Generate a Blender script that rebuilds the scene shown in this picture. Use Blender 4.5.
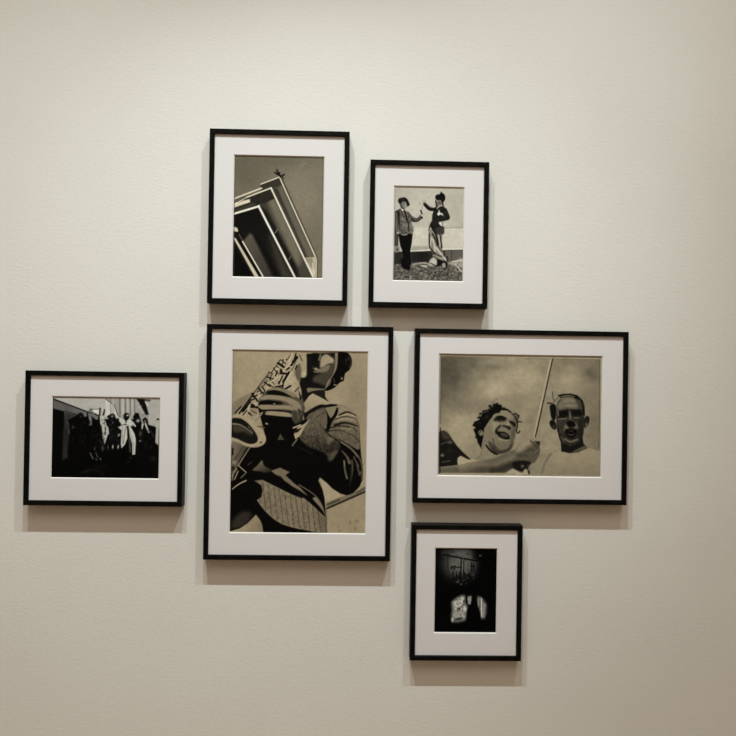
import bpy, math
import numpy as np
from mathutils import Matrix, Vector

S = bpy.context.scene
C = S.collection
for o in list(bpy.data.objects):
    bpy.data.objects.remove(o, do_unlink=True)

# ------------------------------------------------------------------ camera
FPX = 721.3                    # focal length in pixels of a 736 px frame
DIST = 2.15                    # camera to the front faces of the frames
DEPTH = 0.036                  # frames stand this far off the wall
EYE = 1.50
YAW, PITCH, ROLL = (math.radians(a) for a in (1.389, 0.406, -0.9006))
cy, sy, cp, sp, cr, sr = math.cos(YAW), math.sin(YAW), math.cos(PITCH), math.sin(PITCH), math.cos(ROLL), math.sin(ROLL)
Rm = np.array([[cy, 0, sy], [0, 1, 0], [-sy, 0, cy]]) @ np.array([[1, 0, 0], [0, cp, -sp], [0, sp, cp]]) @ np.array([[cr, -sr, 0], [sr, cr, 0], [0, 0, 1]])
# columns of Rm: right, down, forward in (x right, y down, z into the wall)
to_b = lambda v: Vector((v[0], v[2], -v[1]))
r_, u_, b_ = to_b(Rm[:, 0]), -to_b(Rm[:, 1]), -to_b(Rm[:, 2])
cam = bpy.data.objects.new('camera', bpy.data.cameras.new('camera'))
C.objects.link(cam)
CAMPOS = Vector((0, -(DIST + DEPTH), EYE))
m = Matrix.Identity(4)
for i in range(3):
    m[i][0], m[i][1], m[i][2], m[i][3] = r_[i], u_[i], b_[i], CAMPOS[i]
cam.matrix_world = m
cam.data.sensor_width = 36
cam.data.lens = 36 * FPX / 736
S.camera = cam

# ------------------------------------------------------------------ light
w = bpy.data.worlds.new('room_dark'); S.world = w; w.use_nodes = True
w.node_tree.nodes['Background'].inputs[0].default_value = (0, 0, 0, 1)
S.view_settings.view_transform = 'Standard'
S.view_settings.look = 'None'
S.view_settings.exposure = 0.0
S.view_settings.gamma = 1.0
S.view_settings.use_curve_mapping = False

LAMP_Z, LAMP_Y = 5.30, -1.86
def spot(x, aim, power, size=27, spread=2.85, color=(0.92, 1.0, 1.02)):
    """track spot with a spread lens: the beam is wider than it is high"""
    d = bpy.data.lights.new('track_spot', 'SPOT')
    d.energy = power; d.spot_size = math.radians(size); d.spot_blend = 1.0
    d.shadow_soft_size = 0.03; d.color = color
    o = bpy.data.objects.new('track_spot', d); C.objects.link(o)
    o.location = (x, LAMP_Y, LAMP_Z); o.scale = (spread, 1, 1)
    o.rotation_euler = (Vector(aim) - o.location).to_track_quat('-Z', 'Y').to_euler()
spot(1.12, (-0.34, 0, 1.24), 284)
spot(-0.15, (-0.26, 0, 1.24), 284)
spot(-0.88, (-0.14, 0, 1.24), 284)
ld = bpy.data.lights.new('ambient_fill_light', 'AREA')  # added unseen area light below the ceiling, soft ambient fill for the room
ld.shape = 'RECTANGLE'; ld.size = 5.0; ld.size_y = 3.0; ld.energy = 97; ld.color = (1.0, 0.87, 0.75)
lo = bpy.data.objects.new('ambient_fill_light', ld); C.objects.link(lo); lo.location = (0, -4.2, 5.55)

# ------------------------------------------------------------------ materials
def material(name, color, rough=0.8, spec=0.3):
    mt = bpy.data.materials.new(name); mt.use_nodes = True
    p = mt.node_tree.nodes['Principled BSDF']
    p.inputs['Base Color'].default_value = (*color, 1)
    p.inputs['Roughness'].default_value = rough
    p.inputs['Specular IOR Level'].default_value = spec
    return mt, mt.node_tree, p

def noise(nt, scale, vscale=(1, 1, 1), detail=3.0, rough=0.55):
    tc = nt.nodes.new('ShaderNodeTexCoord'); mp = nt.nodes.new('ShaderNodeMapping'); n = nt.nodes.new('ShaderNodeTexNoise')
    mp.inputs['Scale'].default_value = vscale
    n.inputs['Scale'].default_value = scale; n.inputs['Detail'].default_value = detail; n.inputs['Roughness'].default_value = rough
    nt.links.new(tc.outputs['Object'], mp.inputs['Vector']); nt.links.new(mp.outputs[0], n.inputs['Vector'])
    return n.outputs['Fac']

def bump(nt, p, fac, strength, dist):
    b = nt.nodes.new('ShaderNodeBump'); b.inputs['Strength'].default_value = strength; b.inputs['Distance'].default_value = dist
    nt.links.new(fac, b.inputs['Height']); nt.links.new(b.outputs[0], p.inputs['Normal'])

def vary(nt, p, fac, c0, c1, lo=0.35, hi=0.65):
    r = nt.nodes.new('ShaderNodeValToRGB')
    r.color_ramp.elements[0].position = lo; r.color_ramp.elements[0].color = (*c0, 1)
    r.color_ramp.elements[1].position = hi; r.color_ramp.elements[1].color = (*c1, 1)
    nt.links.new(fac, r.inputs[0]); nt.links.new(r.outputs[0], p.inputs['Base Color'])

WALL, nt, p = material('painted_plaster', (0.80, 0.79, 0.73), 0.75, 0.2)
vary(nt, p, noise(nt, 2.2, detail=2), (0.795, 0.785, 0.725), (0.815, 0.808, 0.745))
bump(nt, p, noise(nt, 140, (0.5, 1, 1), 3.0, 0.6), 0.14, 0.004)
FLOOR, nt, p = material('oak_floor', (0.42, 0.27, 0.16), 0.45, 0.4)
vary(nt, p, noise(nt, 6, (0.15, 1, 1), 4), (0.36, 0.22, 0.13), (0.48, 0.31, 0.19))
CEIL, nt, p = material('ceiling_paint', (0.75, 0.74, 0.71), 0.9, 0.1)
bump(nt, p, noise(nt, 60), 0.1, 0.003)
FRAME, nt, p = material('black_stained_wood', (0.005, 0.005, 0.0045), 0.42, 0.06)
vary(nt, p, noise(nt, 30, (1, 1, 1), 4), (0.003, 0.003, 0.0026), (0.0065, 0.0063, 0.0055))
bump(nt, p, noise(nt, 160), 0.12, 0.001)
MAT, nt, p = material('mat_board', (0.785, 0.772, 0.762), 0.9, 0.1)
bump(nt, p, noise(nt, 420), 0.08, 0.0006)
CORE, nt, p = material('mat_board_core', (0.80, 0.78, 0.73), 0.9, 0.1)
bump(nt, p, noise(nt, 300), 0.05, 0.0005)
PRINT, nt, p = material('silver_print', (0.5, 0.5, 0.5), 0.6, 0.03)
at = nt.nodes.new('ShaderNodeAttribute'); at.attribute_name = 'tone'
nt.links.new(at.outputs['Color'], p.inputs['Base Color'])

# ------------------------------------------------------------------ mesh helpers
def mesh_obj(name, verts, faces, mats, parent=None, face_mat=None, smooth=False):
    me = bpy.data.meshes.new(name); me.from_pydata(verts, [], faces)
    for mm in mats: me.materials.append(mm)
    if face_mat:
        me.polygons.foreach_set('material_index', face_mat)
    me.validate(); me.update()
    o = bpy.data.objects.new(name, me); C.objects.link(o)
    if parent: o.parent = parent
    return o

def slab(name, x0, x1, y0, y1, z0, z1, mat):
    v = [(x, y, z) for z in (z0, z1) for y in (y0, y1) for x in (x0, x1)]
    f = [(0, 2, 3, 1), (4, 5, 7, 6), (0, 1, 5, 4), (2, 6, 7, 3), (0, 4, 6, 2), (1, 3, 7, 5)]
    o = mesh_obj(name, v, f, [mat]); o['kind'] = 'structure'
    return o

# ------------------------------------------------------------------ the room
X0, X1, YB, H = -4.5, 4.5, -7.0, 5.6
slab('wall_back', X0 - .2, X1 + .2, 0, 0.2, 0, H, WALL)
slab('wall_front', X0 - .2, X1 + .2, YB - .2, YB, 0, H, WALL)
slab('wall_left', X0 - .2, X0, YB, 0, 0, H, WALL)
slab('wall_right', X1, X1 + .2, YB, 0, 0, H, WALL)
slab('floor', X0 - .2, X1 + .2, YB - .2, .2, -.2, 0, FLOOR)
slab('ceiling', X0 - .2, X1 + .2, YB - .2, .2, H, H + .2, CEIL)

# ------------------------------------------------------------------ painting the flat prints
def lin(c):
    c = np.clip(c, 0, 1)
    return np.where(c <= 0.04045, c / 12.92, ((c + 0.055) / 1.055) ** 2.4)

def smooth(pts, n=6, closed=True):
    P = np.array(pts, float); N = len(P)
    if N < 3: return P
    idx = range(N) if closed else range(N - 1)
    t = np.linspace(0, 1, n, endpoint=False)[:, None]
    out = []
    for i in idx:
        g = (lambda k: P[k % N]) if closed else (lambda k: P[min(max(k, 0), N - 1)])
        a, b, c, d = g(i - 1), g(i), g(i + 1), g(i + 2)
        out.append(b + 0.5 * t * (c - a + t * (2 * a - 5 * b + 4 * c - d + t * (3 * (b - c) + d - a))))
    if not closed: out.append(P[-1:])
    return np.vstack(out)

class Tile:
    """a patch of the photograph: tile pixels -> photograph pixels"""
    def __init__(s, x, y, k): s.o = np.array((x, y), float); s.k = k
    def __call__(s, *pts): return [tuple(s.o + np.array(q, float) / s.k) for q in pts]

class Print:
    def __init__(s, corners, ppp=2.2, over=0.02, seed=1):
        tl, tr, bl, br = (np.array(c, float) + d for c, d in zip(corners, ((-.9, -.3), (.5, -.3), (-.9, 1.0), (.5, 1.0))))
        wpx = np.linalg.norm(tr - tl); hpx = np.linalg.norm(bl - tl)
        s.nx = int(wpx * ppp * (1 + 2 * over)) + 1; s.ny = int(hpx * ppp * (1 + 2 * over)) + 1
        s.u = np.linspace(-over, 1 + over, s.nx); s.v = np.linspace(-over, 1 + over, s.ny)
        U, V = np.meshgrid(s.u, s.v)
        B = lambda i: (tl[i] * (1 - U) * (1 - V) + tr[i] * U * (1 - V) + bl[i] * (1 - U) * V + br[i] * U * V)
        s.X, s.Y = B(0), B(1)
        s.A = np.zeros_like(U)
        s.rng = np.random.default_rng(seed)
    def box(s, P, pad):
        a = (s.X > P[:, 0].min() - pad) & (s.X < P[:, 0].max() + pad) & (s.Y > P[:, 1].min() - pad) & (s.Y < P[:, 1].max() + pad)
        r = np.where(a.any(1))[0]; c = np.where(a.any(0))[0]
        if not len(r): return None
        return slice(r[0], r[-1] + 1), slice(c[0], c[-1] + 1)
    def mix(s, sl, m, g):
        s.A[sl] = s.A[sl] * (1 - m) + g * m
    def poly(s, pts, g, soft=0.7, al=1.0, sm=True, grad=None, tex=0, stripes=None):
        P = smooth(pts) if sm else np.array(pts, float)
        sl = s.box(P, soft + 1)
        if sl is None: return
        x, y = s.X[sl], s.Y[sl]
        d2 = np.full(x.shape, 1e9); ins = np.zeros(x.shape, bool)
        for (ax, ay), (bx, by) in zip(P, np.roll(P, -1, 0)):
            dx, dy = bx - ax, by - ay; L = dx * dx + dy * dy + 1e-12
            t = np.clip(((x - ax) * dx + (y - ay) * dy) / L, 0, 1)
            d2 = np.minimum(d2, (x - ax - t * dx) ** 2 + (y - ay - t * dy) ** 2)
            c = (ay > y) != (by > y)
            ins ^= c & (x < dx * (y - ay) / (dy if abs(dy) > 1e-12 else 1e-12) + ax)
        sd = np.sqrt(d2); sd[ins] *= -1
        mk = np.clip(0.5 - sd / soft, 0, 1) * al
        val = np.full(x.shape, float(g))
        if grad:                       # ((x0,y0),(x1,y1),g1): from g to g1
            (gx0, gy0), (gx1, gy1), g1 = grad
            dx, dy = gx1 - gx0, gy1 - gy0
            t = np.clip(((x - gx0) * dx + (y - gy0) * dy) / (dx * dx + dy * dy), 0, 1)
            val = g + (g1 - g) * t
        if tex: val = val + tex * s.field(x.shape, 3)
        if stripes:                    # period px, angle, amplitude
            pr, an, am = stripes
            ph = (x * math.cos(an) + y * math.sin(an)) / pr * 2 * math.pi
            val = val - am * np.clip(np.cos(ph), 0, 1) ** 4
        s.mix(sl, mk, val)
    def line(s, pts, wd, g, soft=0.6, al=1.0, sm=True):
        P = smooth(pts, 4, False) if sm and len(pts) > 2 else np.array(pts, float)
        w0, w1 = wd if isinstance(wd, tuple) else (wd, wd)
        sl = s.box(P, max(w0, w1) + soft + 1)
        if sl is None: return
        x, y = s.X[sl], s.Y[sl]; best = np.full(x.shape, 1e9); n = len(P) - 1
        for i in range(n):
            (ax, ay), (bx, by) = P[i], P[i + 1]
            dx, dy = bx - ax, by - ay; L = dx * dx + dy * dy + 1e-12
            t = np.clip(((x - ax) * dx + (y - ay) * dy) / L, 0, 1)
            wd_ = w0 + (w1 - w0) * (i + t) / n
            best = np.minimum(best, np.hypot(x - ax - t * dx, y - ay - t * dy) - wd_ / 2)
        s.mix(sl, np.clip(0.5 - best / soft, 0, 1) * al, g)
    def blob(s, c, rx, ry, g, al=1.0, ang=0.0, hard=1.0):
        (cx, cy_) = c
        P = np.array([(cx - 3 * max(rx, ry), cy_ - 3 * max(rx, ry)), (cx + 3 * max(rx, ry), cy_ + 3 * max(rx, ry))])
        sl = s.box(P, 0)
        if sl is None: return
        x, y = s.X[sl] - cx, s.Y[sl] - cy_
        a, b = x * math.cos(ang) + y * math.sin(ang), -x * math.sin(ang) + y * math.cos(ang)
        s.mix(sl, al * np.exp(-((a / rx) ** 2 + (b / ry) ** 2) ** hard), g)
    def field(s, shape, cell):
        h, w_ = shape; gh, gw = h // cell + 3, w_ // cell + 3
        G = s.rng.normal(size=(gh, gw)); yy, xx = np.arange(h) / cell, np.arange(w_) / cell
        i, j = yy.astype(int), xx.astype(int); fy, fx = (yy - i)[:, None], (xx - j)[None, :]
        i, j = i[:, None], j[None, :]
        return G[i, j] * (1 - fy) * (1 - fx) + G[i + 1, j] * fy * (1 - fx) + G[i, j + 1] * (1 - fy) * fx + G[i + 1, j + 1] * fy * fx
    def grain(s, amp, cell=2):
        s.A += amp * s.field(s.A.shape, cell)
    def colors(s, tint, white):
        """grey tones as seen on the wall -> paper albedo; white = colour of the mat beside the print"""
        a = s.A * (1 + .018 * s.field(s.A.shape, 5) + .012 * s.field(s.A.shape, 13))
        a = a - 5 * np.exp(-((a - 30) / 28) ** 2)              # a little more depth in the shadows
        g = np.clip(a, 3, 255)[..., None] / 255
        g = g * (np.array(tint) + (np.array((1.015, 1.0, .95)) - np.array(tint)) * np.clip(g * 1.6 - .9, 0, 1))   # paper white stays near neutral
        return np.clip(lin(g) / lin(np.array(white) / 255.0) * np.array((.785, .772, .762)), 0.0012, 0.85)

# --- tilted balconies seen from below
def paint_balconies():
    p = Print([(234.4, 155.2), (323.9, 157.2), (233.5, 275.9), (321.9, 277.3)], seed=2)
    T = Tile(228, 150, 5.58)
    p.A[:] = 108
    p.blob(T((80, 90))[0], 30, 30, 88, .7); p.blob(T((420, 260))[0], 26, 36, 128, .7); p.blob(T((500, 560))[0], 14, 30, 108, .5)
    p.blob(T((300, 50))[0], 40, 9, 94, .6)
    # far right wing of the stack
    p.poly(T((180, 190), (285, 150), (300, 160), (500, 610), (500, 720), (380, 720), (200, 300)), 70, sm=False, grad=(T((300, 200))[0], T((440, 600))[0], 92))
    p.poly(T((180, 190), (282, 152), (300, 190), (190, 240)), 52, sm=False, soft=1.2)
    p.poly(T((270, 215), (300, 200), (470, 590), (430, 600)), 98, sm=False, soft=2.5, al=.8)
    p.poly(T((252, 215), (275, 215), (445, 600), (430, 610)), 48, sm=False, soft=2.0, al=.8)
    p.line(T((180, 190), (285, 150)), 1.0, 215); p.line(T((285, 150), (490, 600)), 1.0, 225)
    p.line(T((300, 155), (500, 600)), .6, 60); p.line(T((180, 195), (184, 240)), .8, 40)
    p.poly(T((430, 600), (490, 595), (498, 615), (496, 715), (478, 715)), 178, sm=False)
    p.poly(T((432, 605), (470, 600), (482, 680)), 120, sm=False, al=.7)
    p.line(T((470, 630), (480, 690)), .8, 225); p.line(T((500, 610), (498, 715)), .8, 60)
    # middle slab
    p.poly(T((30, 300), (100, 255), (240, 210), (480, 715), (30, 715)), 58, sm=False, grad=(T((180, 260))[0], T((400, 660))[0], 66))
    p.poly(T((215, 270), (245, 240), (400, 560), (380, 640), (300, 470)), 112, soft=6, al=.9)
    p.poly(T((175, 310), (215, 340), (380, 640), (400, 715), (370, 700)), 26, soft=3.5, sm=False, al=.95)
    p.poly(T((105, 262), (236, 213), (262, 268), (200, 300), (160, 295), (120, 292)), 42, sm=False, soft=1.5)
    p.line(T((30, 272), (90, 248), (185, 212)), 1.5, 205, sm=False); p.line(T((30, 282), (110, 255)), .8, 70)
    p.line(T((105, 262), (238, 211)), 1.3, 215); p.line(T((238, 211), (478, 715)), 1.5, 232)
    p.poly(T((30, 295), (120, 273), (122, 290), (30, 322)), 205, sm=False)
    p.line(T((30, 293), (100, 268)), 1.0, 60); p.line(T((60, 290), (80, 282)), 1.0, 120); p.line(T((38, 300), (105, 262)), .7, 235)
    p.line(T((30, 330), (125, 295)), 1.6, 45)
    p.line(T((155, 305), (180, 292)), .8, 20); p.line(T((165, 285), (160, 305)), .6, 20)
    p.line(T((262, 462), (278, 440)), .5, 150); p.line(T((340, 610), (352, 590)), .5, 130)
    # near slab
    p.poly(T((30, 355), (172, 312), (380, 715), (30, 715)), 20, sm=False, grad=(T((100, 380))[0], T((250, 640))[0], 34))
    p.poly(T((85, 510), (120, 465), (140, 470), (260, 715), (200, 715)), 84, soft=3, sm=False, grad=(T((90, 500))[0], T((240, 690))[0], 56))
    p.poly(T((230, 480), (260, 520), (360, 715), (300, 715)), 62, soft=7, sm=False, al=.9)
    p.poly(T((140, 470), (180, 500), (300, 715), (262, 715)), 16, soft=5, sm=False, al=.9)
    p.line(T((30, 356), (172, 313)), 2.0, 238); p.line(T((170, 312), (378, 715)), 2.2, 244)
    p.line(T((178, 312), (384, 715)), .6, 30)
    p.poly(T((30, 430), (50, 435), (55, 455), (30, 450)), 200, soft=1)
    p.poly(T((30, 500), (55, 495), (80, 500), (205, 715), (160, 715)), 16, sm=False, soft=1)
    p.poly(T((30, 490), (42, 490), (178, 715), (155, 715)), 196, sm=False)
    p.line(T((82, 510), (202, 715)), 1.3, 236); p.line(T((62, 470), (80, 505)), .8, 90)
    p.poly(T((28, 520), (148, 715), (28, 715)), 13, sm=False)
    # snow-like twig at the far corner
    for a, b, wd in (((270, 110), (290, 148), 1.6), ((260, 125), (292, 145), 1.8), ((312, 135), (290, 150), 1.6), ((285, 125), (292, 150), 1.2), ((300, 140), (306, 158), 1.0)):
        p.line(T(a, b), wd, 26)
    p.line(T((400, 90), (435, 72)), .6, 150, al=.5)
    p.line(T((34, 30), (34, 705)), 1.0, 70, al=.6); p.line(T((36, 705), (520, 712)), 1.0, 80, al=.6); p.line(T((531, 40), (524, 712)), 1.4, 95, al=.7)
    p.grain(2.0)
    return p

# --- two people in hats, one holding something up
def paint_two_hats():
    p = Print([(395.2, 186.1), (464.8, 187.8), (393.7, 279.5), (461.7, 280.5)], seed=3)
    T = Tile(385, 180, 7.01); A = Tile(390, 183, 18.4); B = Tile(390, 220, 18.4); D = Tile(424, 184, 17.52); E = Tile(424, 220, 17.52); G = Tile(392, 240, 9.946)
    p.A[:] = 180
    p.blob(T((320, 180))[0], 20, 18, 192, .6); p.blob(T((500, 200))[0], 10, 20, 168, .6); p.blob(T((100, 80))[0], 10, 8, 160, .6)
    p.poly(T((190, 330), (555, 340), (555, 490), (180, 500)), 196, sm=False, soft=2)
    p.line(T((420, 335), (550, 332)), 1.2, 160); p.line(T((430, 345), (550, 342)), .8, 205)
    p.poly(T((190, 465), (330, 460), (310, 492), (185, 500)), 150, soft=2, sm=False, al=.8)
    p.line(T((185, 498), (310, 490)), 1.1, 218); p.line(T((400, 483), (545, 482)), 1.0, 215)
    # dark band and littered ground
    p.poly(T((60, 500), (190, 502), (420, 490), (545, 487), (545, 590), (60, 600)), 44, sm=False, soft=1)
    p.poly(T((420, 492), (545, 490), (545, 590), (420, 590)), 92, sm=False, soft=1.5)
    for x in (465, 540): p.line(T((x, 490), (x, 560)), .8, 55)
    p.poly(T((190, 505), (300, 505), (300, 575), (190, 580)), 36, sm=False, soft=2)
    p.line(T((260, 505), (258, 575)), .8, 20)
    p.poly(T((60, 600), (200, 575), (300, 580), (420, 570), (545, 560), (545, 705), (60, 705)), 84, sm=False, soft=3, tex=22)
    for i in range(120):
        x, y = 70 + 460 * p.rng.random(), 590 + 105 * p.rng.random()
        a = p.rng.normal() * .6; L = 6 + 16 * p.rng.random()
        p.line(T((x, y), (x + L * math.cos(a), y + L * math.sin(a))), .5 + .5 * p.rng.random(), p.rng.choice([50, 60, 120, 140, 165]), al=.8)
    p.poly(T((440, 580), (470, 570), (500, 560), (540, 545), (545, 600), (510, 610), (470, 595)), 165, soft=2, al=.85)
    p.line(T((490, 590), (535, 640)), 1.2, 190); p.line(T((470, 570), (540, 560)), 1.0, 205); p.line(T((500, 600), (520, 575)), 1, 110)
    p.poly(T((300, 590), (350, 555), (365, 590), (330, 600)), 190, soft=2)
    p.line(T((200, 590), (270, 580), (310, 590)), 1.6, 150); p.line(T((258, 600), (290, 605)), 1.2, 200)
    p.line(T((60, 600), (60, 705)), 2, 60)
    # left figure: dark panel and case behind
    p.poly(A((95, 520), (150, 500), (160, 736)) + B((150, 480), (80, 480)), 40, sm=False, soft=1)
    p.poly(B((90, 480), (170, 480), (190, 580), (90, 600)), 130, soft=1.2, sm=False); p.blob(B((130, 540))[0], 1.2, 1.5, 60)
    p.line(B((110, 260), (120, 450)), 1.8, 70); p.line(B((110, 0), (130, 200)), 1.8, 100)
    # trousers
    p.poly(B((150, 240), (420, 240), (400, 420), (370, 580), (380, 736)) + G((190, 230), (170, 290), (110, 285), (100, 100)) + B((190, 480)), 14, sm=False, soft=1)
    p.poly(G((95, 180), (170, 180), (180, 270), (165, 300), (120, 280), (95, 260)), 16, soft=1.2)
    p.line(B((230, 620), (235, 700)), .6, 90, al=.6)
    # jacket
    p.poly(A((100, 510), (190, 465), (270, 500), (330, 520), (390, 590), (430, 680), (370, 736)) + B((400, 40), (430, 200), (410, 260), (350, 230), (310, 270), (260, 280), (200, 250), (160, 240), (160, 60)) + A((150, 640)), 92, soft=.9, sm=False, tex=20)
    p.poly(A((330, 520), (380, 570), (430, 620), (500, 640), (560, 590), (600, 630), (520, 700), (430, 715), (380, 680)), 74, soft=.9)
    p.line(A((400, 660), (460, 705), (530, 690), (590, 630)), 1.0, 28); p.line(A((560, 595), (600, 640)), 1.4, 30)
    p.poly(A((100, 520), (180, 480), (190, 560), (150, 736), (100, 736)), 50, soft=1.5, sm=False); p.line(A((120, 560), (130, 736)), 1.0, 105)
    p.line(A((160, 540), (175, 736)), 1.3, 26); p.line(B((165, 0), (180, 200)), .9, 40)
    p.line(A((265, 500), (290, 570), (320, 690)), 1.5, 20); p.line(A((320, 690), (340, 736)) + B((345, 200)), 1.2, 34)
    p.line(A((200, 480), (250, 600), (310, 690)), .7, 44); p.line(A((330, 530), (345, 640)), .6, 58)
    p.poly(A((205, 470), (240, 480), (255, 510), (225, 500)), 220, soft=.7)
    p.blob(B((145, 235))[0], 1.3, 1.0, 205); p.line(B((210, 260), (270, 275), (320, 255)), .8, 150)
    p.poly(B((360, 80), (440, 120), (420, 230), (370, 230)), 120, soft=1.5, al=.8); p.line(B((370, 150), (420, 200)), .7, 60)
    # head, hat
    p.poly(A((190, 400), (210, 340), (300, 350), (320, 420), (260, 470), (210, 450)), 95, soft=1)
    p.poly(A((230, 370), (290, 360), (310, 420), (270, 450)), 160, soft=2, al=.8); p.line(A((200, 400), (215, 450), (250, 470)), 1.0, 24); p.line(A((235, 370), (260, 380)), .7, 40); p.line(A((262, 380), (268, 415)), .6, 70)
    p.line(A((255, 470), (265, 500)), 1.0, 40)
    p.poly(A((150, 330), (165, 280), (230, 265), (270, 258), (320, 290), (350, 350), (365, 395), (330, 430), (315, 400), (290, 345), (230, 340), (190, 390), (170, 370)), 22, soft=.9)
    p.blob(A((240, 300))[0], 2.0, 1.2, 50, .8)
    # hand with something small
    p.line(A((570, 600), (595, 570)), 1.2, 170); p.line(A((570, 500), (590, 560)), 1.5, 40); p.line(A((605, 410), (595, 470)), .5, 120); p.line(A((540, 380), (570, 375)), .8, 140)
    # right figure
    p.poly(E((80, 190), (160, 120), (200, 240), (330, 240), (310, 400), (330, 560), (340, 640), (380, 660), (400, 736), (280, 700), (160, 600), (100, 500), (75, 420)), 130, soft=.9, sm=False)
    for a, b, c, wd, g in (((95, 240), (95, 380), (100, 480), 1.3, 30), ((150, 240), (210, 360), (240, 450), 1.6, 24), ((210, 250), (240, 360), (250, 430), 2.0, 28), ((280, 260), (300, 380), (310, 480), 1.6, 30), ((130, 300), (120, 380), (115, 440), 1.0, 205),
                           ((150, 330), (180, 440), (190, 540), 1.4, 200), ((260, 270), (270, 360), (280, 440), 1.2, 190), ((210, 480), (260, 550), (310, 600), 1.6, 200), ((170, 560), (230, 610), (320, 640), 1.0, 24), ((120, 500), (160, 560), (180, 590), 1.6, 36), ((160, 620), (240, 660), (320, 680), 1.4, 150), ((240, 450), (290, 520), (320, 560), 1.0, 60), ((180, 640), (250, 700), (330, 710), 1.0, 40)):
        p.line(E(a, b, c), wd, g, al=.9)
    p.poly(G((440, 210), (470, 190), (500, 215), (490, 245), (440, 260)), 22, soft=1); p.poly(G((485, 240), (520, 200), (550, 230), (540, 280), (510, 285)), 30, soft=1)
    p.poly(G((495, 240), (520, 225), (530, 265), (505, 275)), 150, soft=1.2); p.line(G((545, 165), (550, 200)), 2.0, 50); p.line(G((505, 160), (530, 195)), 1.6, 190)
    p.poly(G((370, 210), (410, 170), (440, 200), (440, 245), (400, 240)), 185, soft=1.6); p.line(G((385, 230), (440, 260)), 1.2, 40)
    # jacket of the right figure
    p.poly(D((200, 400), (250, 370), (350, 390), (405, 430), (440, 510), (465, 585), (440, 625), (340, 650), (260, 665)) + E((270, 60), (300, 95), (350, 110), (350, 240), (200, 245), (150, 180), (120, 120), (85, 190), (75, 180), (110, 60)) + D((140, 640), (150, 530), (170, 470)), 34, soft=.8, sm=False, tex=5)
    p.line(D((20, 350), (70, 410), (120, 440), (190, 440)), 3.4, 24); p.line(D((30, 330), (100, 390), (180, 420)), .8, 55, al=.7)
    p.blob(D((15, 310))[0], 1.7, 1.4, 150); p.line(D((0, 345), (20, 340)), 1.2, 40)
    p.poly(E((220, 140), (345, 120), (345, 235), (230, 240)), 62, soft=2, al=.8); p.line(E((140, 90), (170, 190), (200, 240)), .8, 18)
    p.line(D((430, 500), (455, 580)), .6, 60, al=.7)
    p.poly(E((265, 50), (300, 35), (335, 60), (320, 95), (290, 85)), 205, soft=1); p.line(E((330, 40), (325, 80)), .7, 60); p.blob(E((385, 70))[0], 1.5, 1.2, 200)
    p.poly(D((265, 440), (290, 500), (330, 510), (345, 555), (300, 530), (255, 550), (235, 520), (260, 490)), 215, soft=.8, sm=False)
    p.poly(D((250, 405), (300, 385), (330, 350), (310, 335), (270, 375)), 190, soft=.8); p.line(D((260, 400), (235, 420)), .9, 180)
    p.poly(D((215, 370), (225, 310), (270, 280), (320, 310), (330, 350), (280, 375)), 105, soft=1.2); p.line(D((215, 290), (225, 380)), 1.4, 36); p.line(D((270, 320), (290, 340)), .8, 50)
    p.poly(D((205, 225), (225, 185), (280, 175), (305, 145), (345, 160), (375, 195), (385, 245), (360, 305), (320, 320), (300, 285), (240, 280), (215, 265)), 18, soft=.9); p.line(D((315, 135), (325, 155)), 1.0, 40)
    p.line(D((330, 310), (345, 380)), 1.4, 24)
    p.line(T((72, 60), (62, 700)), .8, 110, al=.6); p.line(T((62, 702), (540, 706)), .8, 60, al=.6)
    p.grain(2.2)
    return p

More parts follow.
